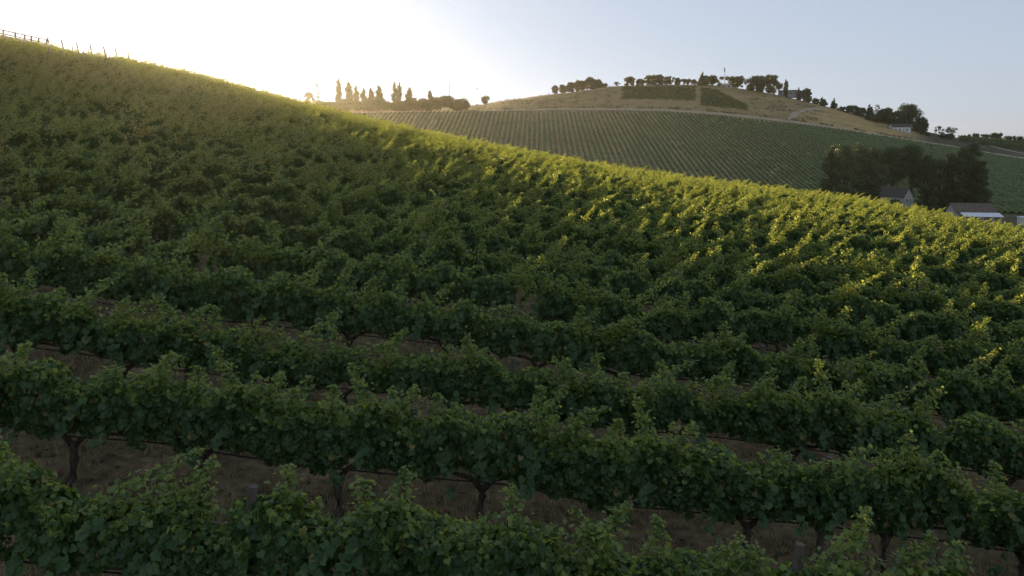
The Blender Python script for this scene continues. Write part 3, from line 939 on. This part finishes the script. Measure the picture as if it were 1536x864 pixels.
# far hilltop
YH = 586
GH = 'trees on the far hilltop'
hill = [
 (833, 128, 9, 'round', 'first small round tree at the left end of the hilltop trees'),
 (844, 127, 10, 'round', 'second small round tree at the left end of the hilltop trees'),
 (857, 123, 13, 'round', 'leftmost tree of the dark hilltop clump left of the field patch'),
 (871, 120.5, 15, 'round', 'second tree of the dark hilltop clump left of the field patch'),
 (886, 115.5, 16, 'round', 'tallest tree in the dark hilltop clump left of the field patch'),
 (898, 118.5, 14, 'round', 'tree right beside the tallest in the dark hilltop clump'),
 (907, 125, 12, 'shrub', 'low tree closing the dark hilltop clump on its right'),
 (924.6, 122.5, 10, 'sparse', 'pale thin tree in the gap between the hilltop clumps'),
 (945, 114.5, 16, 'round', 'round hilltop tree left of the long grey wall'),
 (960, 118, 12, 'round', 'smaller round tree just left of the long grey wall'),
 (976, 112.5, 20, 'spread', 'left of three broad trees behind the long grey wall'),
 (988, 111.5, 20, 'spread', 'middle of three broad trees behind the long grey wall'),
 (1001, 114, 20, 'spread', 'right of three broad trees behind the long grey wall'),
 (1016.5, 116.5, 9, 'round', 'narrow small tree at the right end of the grey wall'),
 (1030, 118, 11, 'spread', 'small flat-topped tree between grey wall and big hilltop tree'),
 (1041, 119, 10, 'round', 'low tree close left of the tall hilltop pine'),
 (1054, 107.5, 16, 'conifer', 'tall pointed tree left of the mast on the hilltop'),
 (1068, 112.5, 28, 'round', 'broad tree beneath the mast on the hilltop'),
 (1106, 113.5, 36, 'spread', 'wide flat-topped tree right of the mast behind the white house'),
 (1136, 113, 28, 'round', 'left half of the biggest dark tree mass on the hilltop'),
 (1153, 112, 36, 'round', 'biggest dark round tree on the right of the hilltop'),
 (1179, 119.5, 7, 'poplar', 'single slim poplar above the dark low roof on the hilltop'),
 (1198.5, 129, 9, 'conifer', 'small conifer right of the dark low roof'),
 (1210, 132.5, 15, 'round', 'round tree at the right shoulder of the far hill'),
]
for px, top, w_, kd, lab in hill:
    tree(px, YH + random.uniform(-5, 8), top, w_, kd, lab, group=GH, mat='treedark' if px > 1120 else 'tree')
GR = 'trees down the right shoulder of the far hill'
right = [
 (1223, 585, 147, 13, 'round', 'small round tree below the hilltop shoulder beside a conifer'),
 (1234, 580, 144.5, 15, 'conifer', 'conifer at the top end of the golden slope'),
 (1251, 580, 146.5, 12, 'conifer', 'lone dark conifer above the golden slope'),
 (1262, 575, 160, 16, 'shrub', 'low bush right of the lone dark conifer'),
 (1277, 572, 157.5, 22, 'round', 'rounded tree above the golden slope, left of the wood'),
 (1291, 570, 161, 18, 'round', 'low rounded tree at the left of the wood above the house'),
 (1305, 566, 154.5, 17, 'conifer', 'pointed conifer rising from the wood left of the white house'),
 (1317, 566, 156, 14, 'sparse', 'pale thin tree rising from the wood left of the white house'),
 (1330, 563, 161.5, 24, 'round', 'dark tree in the wood straight above the white house'),
 (1312, 558, 170, 28, 'round', 'lower dark tree at the front of the wood'),
 (1347, 562, 166, 20, 'round', 'dark tree between the wood and the biggest right tree'),
 (1365, 566, 155.5, 31, 'round', 'biggest tree on the right slope, behind the white house'),
 (1376, 556, 178, 14, 'conifer', 'dark column-shaped cypress at left of the cypress pair'),
 (1385, 556, 175.5, 13, 'poplar', 'dark column-shaped cypress at right of the cypress pair'),
 (1390, 545, 199, 24, 'shrub', 'dark bush right of the white house below the cypresses'),
 (1408, 552, 188.5, 13, 'sparse', 'thin scraggly tree right of the cypress pair'),
 (1424, 552, 190, 25, 'sparse', 'wide scraggly tree with a bent top at right'),
 (1419, 545, 201, 30, 'shrub', 'dark bush under the scraggly trees'),
 (1464, 640, 200, 19, 'round', 'left tree of the far right horizon clump'),
 (1480, 640, 201, 16, 'spread', 'low tree left of centre in the far right horizon clump'),
 (1494, 640, 199, 22, 'spread', 'widest tree of the far right horizon clump'),
 (1512, 645, 204, 16, 'shrub', 'low bush between the far right horizon trees'),
 (1528, 640, 203.5, 22, 'spread', 'rightmost tree on the far horizon'),
]
for px, y, top, w_, kd, lab in right:
    mt = 'poplar' if kd == 'sparse' else 'treedark'
    tree(px, y, top, w_, kd, lab, cat='bush' if kd == 'shrub' else 'tree', group=GR, mat=mt)

# valley grove around the gabled house
GV = 'big dark trees of the valley grove'
grove = [
 (1247, 290, 217, 30, 'round', 'leftmost dark tree of the valley grove'),
 (1268, 284, 214, 40, 'round', 'second big tree from the left in the valley grove'),
 (1294, 288, 213, 42, 'round', 'third big tree from the left in the valley grove'),
 (1313, 292, 219, 32, 'round', 'grove tree just left of the light gap'),
 (1338, 300, 219, 36, 'round', 'grove tree rising behind the gabled house'),
 (1366, 300, 215, 34, 'round', 'tall grove tree behind and right of the gable'),
 (1391, 294, 231, 28, 'round', 'lower grove tree right of the gabled house'),
 (1410, 288, 237, 34, 'round', 'lowest tree near the right end of the grove'),
 (1430, 284, 229, 26, 'round', 'slender tree left of the tall right-hand grove tree'),
 (1447, 280, 219, 28, 'round', 'tall rounded tree near the right end of the grove'),
 (1461, 282, 213, 28, 'round', 'topmost crown at the right end of the grove'),
 (1472, 278, 240, 22, 'round', 'small outer tree at the right edge of the grove'),
 (1400, 262, 280, 26, 'shrub', 'dark bush between the gabled house and the shed'),
 (1318, 252, 286, 22, 'shrub', 'dark bush hiding the left end of the gabled house'),
 (1338, 250, 291, 36, 'shrub', 'low bush in front of the gabled house wall'),
 (1376, 256, 287, 22, 'shrub', 'dark bush right beside the pale gable'),
 (1285, 268, 272, 30, 'shrub', 'dark bush under the left grove trees'),
 (1255, 272, 270, 26, 'shrub', 'dark bush at the left foot of the grove'),
]
for px, y, top, w_, kd, lab in grove:
    tree(px, y, top, w_, kd, lab, cat='bush' if kd == 'shrub' else 'tree', group=GV, mat='treedark', full=1.15, clear=(.42 if 1330 < px < 1370 and kd == 'round' else None))

# dark green planted patch and scrub on the far hill
def scatter(name, n, fn, s, hgt, mat, label):
    P = fn(n)
    x, y = P[:, 0], P[:, 1]; m = len(x)
    z = ground(x, y)
    r = rng
    per = 7
    Q = np.repeat(np.stack([x, y, z], 1), per, 0)
    sz = np.repeat(r.uniform(.5, 1.3, m), per)
    Q = Q + r.normal(0, 1, (m * per, 3)) * np.stack([sz * s * .8, sz * s * .8, sz * 0], 1)
    Q[:, 2] += r.uniform(.1, 1, m * per) * hgt * sz
    k = 5
    Nn = r.normal(0, 1, (m * per, 3)); Nn[:, 2] = np.abs(Nn[:, 2]); Nn /= np.linalg.norm(Nn, axis=1)[:, None]
    t = np.cross(Nn, r.normal(0, 1, (m * per, 3))); t /= np.linalg.norm(t, axis=1)[:, None]; b = np.cross(Nn, t)
    ang = np.sort(r.uniform(0, 6.283, (m * per, k)), 1); rr = (sz * s)[:, None] * r.uniform(.4, .8, (m * per, k))
    V = Q[:, None] + rr[..., None] * (np.cos(ang)[..., None] * t[:, None] + np.sin(ang)[..., None] * b[:, None])
    o = link(name, mesh_from(name, V.reshape(-1, 3), np.arange(m * per * k), None, M[mat], 5))
    tag(o, label, None, None, 'stuff')

def region(pxa, pxb, ya, yb, rows=None):
    def fn(n):
        y = rng.uniform(ya, yb, n)
        if rows: y = np.round(y / rows) * rows + rng.normal(0, .25, n)
        px = rng.uniform(pxa, pxb, n)
        u = (px - pxa) / (pxb - pxa); v = (y - ya) / (yb - ya)
        edge = np.minimum(np.minimum(u, 1 - u) * 2.5, np.minimum(v, 1 - v))
        keep = edge + .09 * wave(px, y, 13, 61) + .07 * wave(px, y, 5, 62) + rng.normal(0, .05, n) > .07
        keep &= (wave(px, y, 4, 63) + rng.normal(0, .3, n)) > -.35
        return np.stack([(px - PX0) / F * y, y], 1)[keep]
    return fn
scatter('ground_cover', 6500, region(931, 1046, 532, 575), .42, .5, 'patch', 'dark green planted patch just under the far hilltop')
def tri(n):
    P = region(1050, 1122, 518, 572)(n)
    px = PX0 + F * P[:, 0] / P[:, 1]
    return P[(P[:, 1] < 572 - (px - 1050) * .70 + 10)]
scatter('ground_cover', 5500, tri, .42, .5, 'patch', 'smaller dark green planted patch right of a bare strip below the mast')
def scrub_fn(n):
    y = rng.uniform(506, 590, n); px = rng.uniform(705, 1225, n)
    P = np.stack([(px - PX0) / F * y, y], 1)
    keep = (wave(P[:, 0], P[:, 1], 14, 77) > .12) & ~((px > 928) & (px < 1125) & (y > 515))
    return P[keep]
scatter('scrub', 3200, scrub_fn, .5, .7, 'scrub', 'grey-green scrub dotted over the dry slope below the hilltop')
def edge_fn(n):
    px = rng.uniform(700, 1560, n); y = 507.5 + rng.normal(0, 1.0, n)
    k = wave(px, px * 0, 40, 8) > -.05
    return np.stack([(px - PX0) / F * y, y], 1)[k]
scatter('weeds', 900, edge_fn, .45, .7, 'scrub', 'weedy strip along the upper side of the dirt track')
def hedge_r(n):
    px = rng.uniform(1440, 1580, n); y = rng.uniform(548, 620, n)
    P = np.stack([(px - PX0) / F * y, y], 1)
    return P[y > 548 + 0 * px]
scatter('ground_cover', 2600, hedge_r, .8, 1.8, 'patch', 'dark green orchard rows below the far right horizon trees')
def valley(n):
    px = rng.uniform(1225, 1500, n); y = rng.uniform(238, 292, n)
    return np.stack([(px - PX0) / F * y, y], 1)
scatter('undergrowth', 1400, valley, .5, 1.0, 'patch', 'dark undergrowth on the valley floor around the grove')

# ------------------------------------------------------------------ buildings
def window(parent, c, w_, h, axis='y', d=-1):
    """window flush on a wall; axis: the wall's normal axis"""
    mb = MB(); t = .08
    def bx(cx, cz, a, b, dep, off):
        if axis == 'y': mb_.box((c[0] + cx, c[1] + d * off, c[2] + cz), (a, dep, b))
        else: mb_.box((c[0] + d * off, c[1] + cx, c[2] + cz), (dep, a, b))
    mb_ = mb
    bx(0, h/2, w_ + 2*t, t, .12, .03); bx(0, -h/2, w_ + 2*t, t, .12, .03); bx(-w_/2 - t/2, 0, t, h - t, .10, .03); bx(w_/2 + t/2, 0, t, h - t, .10, .03)
    f = mb.build('window', M['white'], parent)
    mb_ = MB(); bx(0, 0, w_ - .005, h - t - .005, .04, .02)
    mb_.build('pane', M['glass'], f)

def gable_roof(L_, W_, z0, rise, ov=.4, th=.18):
    """ridge along x"""
    V = []; Fc = []
    for s in (-1, 1):
        y1 = s * (W_/2 + ov); z1 = z0 - ov * rise / (W_/2)
        a = [(-L_/2 - ov, y1, z1), (L_/2 + ov, y1, z1), (L_/2 + ov, 0, z0 + rise), (-L_/2 - ov, 0, z0 + rise)]
        b = [(p[0], p[1], p[2] + th) for p in a]
        V2 = a + b
        n = len(V); V += V2
        Fc += [tuple(n + i for i in f) for f in ((0,1,2,3),(7,6,5,4),(0,4,5,1),(1,5,6,2),(3,2,6,7),(0,3,7,4))]
    return V, Fc

def gable_body(L_, W_, z0, rise):
    V = [(-L_/2,-W_/2,-1.5),(L_/2,-W_/2,-1.5),(L_/2,W_/2,-1.5),(-L_/2,W_/2,-1.5),(-L_/2,-W_/2,z0),(L_/2,-W_/2,z0),(L_/2,W_/2,z0),(-L_/2,W_/2,z0),(-L_/2,0,z0+rise),(L_/2,0,z0+rise)]
    return V, [(0,1,5,4),(1,2,6,9,5),(2,3,7,6),(3,0,4,8,7),(3,2,1,0)]

def house(name, px, y, L_, W_, wall_h, rise, rz, wall, roof, label, z=None, chimney=True, wins=(), door=True, endwins=True):
    x = at(px, y); zz = gz(x, y) if z is None else z
    e = empty(name, (x, y, zz), (0, 0, rz))
    V, Fc = gable_body(L_, W_, wall_h, rise); mb = MB(); mb.add(V, Fc); mb.build('wall', M[wall], e)
    V, Fc = gable_roof(L_, W_, wall_h + .02, rise); mb = MB(); mb.add(V, Fc); ro = mb.build('roof', M[roof], e)
    if chimney:
        mb = MB(); mb.box((-L_*.2, W_*.12, wall_h + rise + .1), (.7, .6, 1.5)); mb.build('chimney', M['greywall'], ro)
    for wx in wins: window(e, (wx, -W_/2 - .0, 1.5), 1.1, 1.2)
    if endwins:
        window(e, (L_/2, -W_*.18, wall_h * .55), .8, 1.25, 'x', 1); window(e, (L_/2, W_*.18, wall_h * .55), .8, 1.25, 'x', 1)
    if door:
        mb = MB(); mb.box((L_*.1, -W_/2 - .03, 1.05), (1.0, .08, 2.1)); d = mb.build('door', M['greywall'], e)
        mb = MB(); mb.box((L_*.1 + .38, -W_/2 - .10, 1.0), (.07, .06, .07)); mb.build('handle', M['steel'], d)
    tag(e, label, 'house')
    return e
# gabled house in the grove (its top at py 280)
yh = 262
zt = (PY0 - 280) / F * yh
house('farm_house', 1345, yh, 8.6, 4.6, 3.2, 2.6, math.radians(-62), 'cream', 'roof', 'pale gabled farmhouse with a grey roof under the valley grove',
      z=zt - 3.2 - 2.6 - .2, wins=(-2.8, -1.2, 2.4), chimney=False)
# white house on the right slope
yh = 545
zt = (PY0 - 185.5) / F * yh
e = house('white_house', 1349, yh, 12.5, 6.5, 3.6, 2.0, math.radians(3), 'white', 'roof', 'white house with a dark roof below the biggest right-hand tree',
      z=zt - 5.8, wins=(-4.2, -1.6, 3.6), chimney=False)
# hilltop buildings
def low_building(name, pxa, pxb, y, base_off, top, wall, roof, label, cat, rise=.8, wins=4, depth=6):
    xa, xb = at(pxa, y), at(pxb, y); xm = (xa + xb) / 2
    zt = (PY0 - top) / F * y; h = 3.4; zg = zt - h - rise - .17
    L_ = xb - xa
    e = empty(name, (xm, y, zg), (0, 0, math.radians(-17)))
    V, Fc = gable_body(L_, depth, h, rise); mb = MB(); mb.add(V, Fc); mb.build('wall', M[wall], e)
    V, Fc = gable_roof(L_, depth, h + .02, rise, .3, .15); mb = MB(); mb.add(V, Fc); mb.build('roof', M[roof], e)
    for k in range(wins):
        window(e, (-L_/2 + L_ * (k + .5) / wins, -depth/2, h * .55), 1.2, min(1.1, h * .45))
    tag(e, label, cat)
low_building('hilltop_house', 1076, 1104, 590, 0, 125, 'white', 'metalroof', 'white low house on the hilltop right of the mast', 'house')
low_building('dark_house', 1168, 1196, 592, 0, 135, 'greywall', 'roof', 'low dark-roofed house at the right end of the hilltop', 'house')
def long_wall():
    y = 583; xs = np.linspace(at(969, y), at(1023, y), 12)
    mb = MB()
    zt = [(PY0 - (125.2 + 2.3 * k / 11)) / F * y for k in range(12)]
    V = []; Fc = []
    for k, x in enumerate(xs):
        zg = gz(x, y) - .8
        V += [(x, y, zg), (x, y, zt[k]), (x, y + .4, zt[k]), (x, y + .4, zg)]
    for k in range(11):
        for a in range(4):
            b = (a + 1) % 4
            Fc.append((k*4+a, (k+1)*4+a, (k+1)*4+b, k*4+b))
    Fc += [(0,1,2,3), (47,46,45,44)]
    mb.add(V, Fc); o = mb.build('retaining_wall', M['greywall'])
    tag(o, 'long blue-grey wall on the hilltop above the green patch', 'wall')
long_wall()

def mast():
    y = 584; px = 1087; x = at(px, y); zg = gz(x, y); H = (PY0 - 100) / F * y - zg
    e = empty('antenna_mast', (x, y, zg))
    mb = MB(); mb.tube([(0, 0, -.4), (0, 0, H * .5), (0, 0, H)], [.22, .17, .11], 9); mb.build('shaft', M['steel'], e)
    for k in range(3):
        a = k * 2.09 + .3
        mb = MB(); mb.box((.42 * math.cos(a), .42 * math.sin(a), H - 2.2), (.32, .22, 2.4), a); mb.box((.2 * math.cos(a), .2 * math.sin(a), H - 2.2), (.3, .08, .1), a)
        mb.build('antenna', M['steel'], e)
    mb = MB(); mb.tube([(0, 0, H - 3.6), (0, 0, H - 3.4)], .5, 10); mb.build('collar', M['steel'], e)
    tag(e, 'thin antenna mast standing above the hilltop trees', 'mast')
mast()

# shed at the right edge of the near vines
def shed():
    y = 226; pxm = 1456; x = at(pxm, y)
    zt = (PY0 - 304.5) / F * y
    H1, rise, L_, W_ = 3.4, 2.0, 10.5, 7.0
    e = empty('farm_shed', (x, y, zt - H1 - rise - .2), (0, 0, math.radians(-9)))
    V, Fc = gable_body(L_, W_, H1, rise); mb = MB(); mb.add(V, Fc); mb.build('wall', M['cream'], e)
    V, Fc = gable_roof(L_, W_, H1 + .02, rise, .3); mb = MB(); mb.add(V, Fc); mb.build('roof', M['brownroof'], e)
    # white metal lean-to roof on the near side
    y0, y1 = -W_/2 - .42, -W_/2 - 3.4; z0, z1 = H1 - .30, H1 - 1.15
    mb = MB(); a = [(-L_/2 + 1.0, y1, z1), (L_/2 + .6, y1, z1), (L_/2 + .6, y0, z0), (-L_/2 + 1.0, y0, z0)]
    mb.add(a + [(p[0], p[1], p[2] + .14) for p in a], [(0,1,2,3),(7,6,5,4),(0,4,5,1),(1,5,6,2),(2,6,7,3),(0,3,7,4)])
    mb.build('porch_roof', M['metalroof'], e)
    for k in range(5):
        mb = MB(); mb.box((-L_/2 + 1.3 + k * 2.3, y1 + .25, z1/2 - .5), (.16, .16, z1 + .95)); mb.build('porch_post', M['white'], e)
    mb = MB(); mb.box((L_*.1, -W_/2 - .03, 1.2), (2.6, .07, 2.3)); mb.build('door', M['greywall'], e)
    window(e, (-L_/2, 0, 1.8), 1.0, 1.0, 'x', -1)
    tag(e, 'long shed with brown roof and white metal porch beyond the vines', 'shed')
shed()
def trailer():
    y = 215; x = at(1545, y); zt = (PY0 - 325.5) / F * y
    h = 2.7; e = empty('white_trailer', (x, y, zt - h), (0, 0, math.radians(-6)))
    mb = MB()
    mb.box((0, 0, h/2 + .2), (5.4, 2.4, h - .5)); mb.build('body', M['white'], e)
    mb = MB(); mb.box((0, 0, h + .0), (5.6, 2.6, .12)); mb.build('roof', M['metalroof'], e)
    for wx in (-1.6, .2, 1.7): window(e, (wx, -1.2, h * .62), .9, .6)
    for s in (-1.0, 1.0):
        mb = MB(); mb.tube([(s * .6, -1.25, .35), (s * .6, -1.0, .35)], .35, 12); mb.build('wheel', M['wire'], e)
    tag(e, 'small white trailer cut by the right edge beyond the vines', 'trailer')
trailer()

# ------------------------------------------------------------------ evening air
def haze():
    mb = MB(); mb.box((0, 1150, -20), (7200, 3900, 170))
    m, N, L = new_mat('evening_haze')
    v = N.new('ShaderNodeVolumePrincipled')
    v.inputs['Color'].default_value = (1.0, .95, .86, 1)
    v.inputs['Density'].default_value = 5.0e-5
    v.inputs['Anisotropy'].default_value = .8
    o = N.new('ShaderNodeOutputMaterial'); L.new(v.outputs[0], o.inputs['Volume'])
    h = mb.build('haze', m)
    tag(h, 'thin warm evening haze over the vineyard', None, None, 'stuff')
haze()
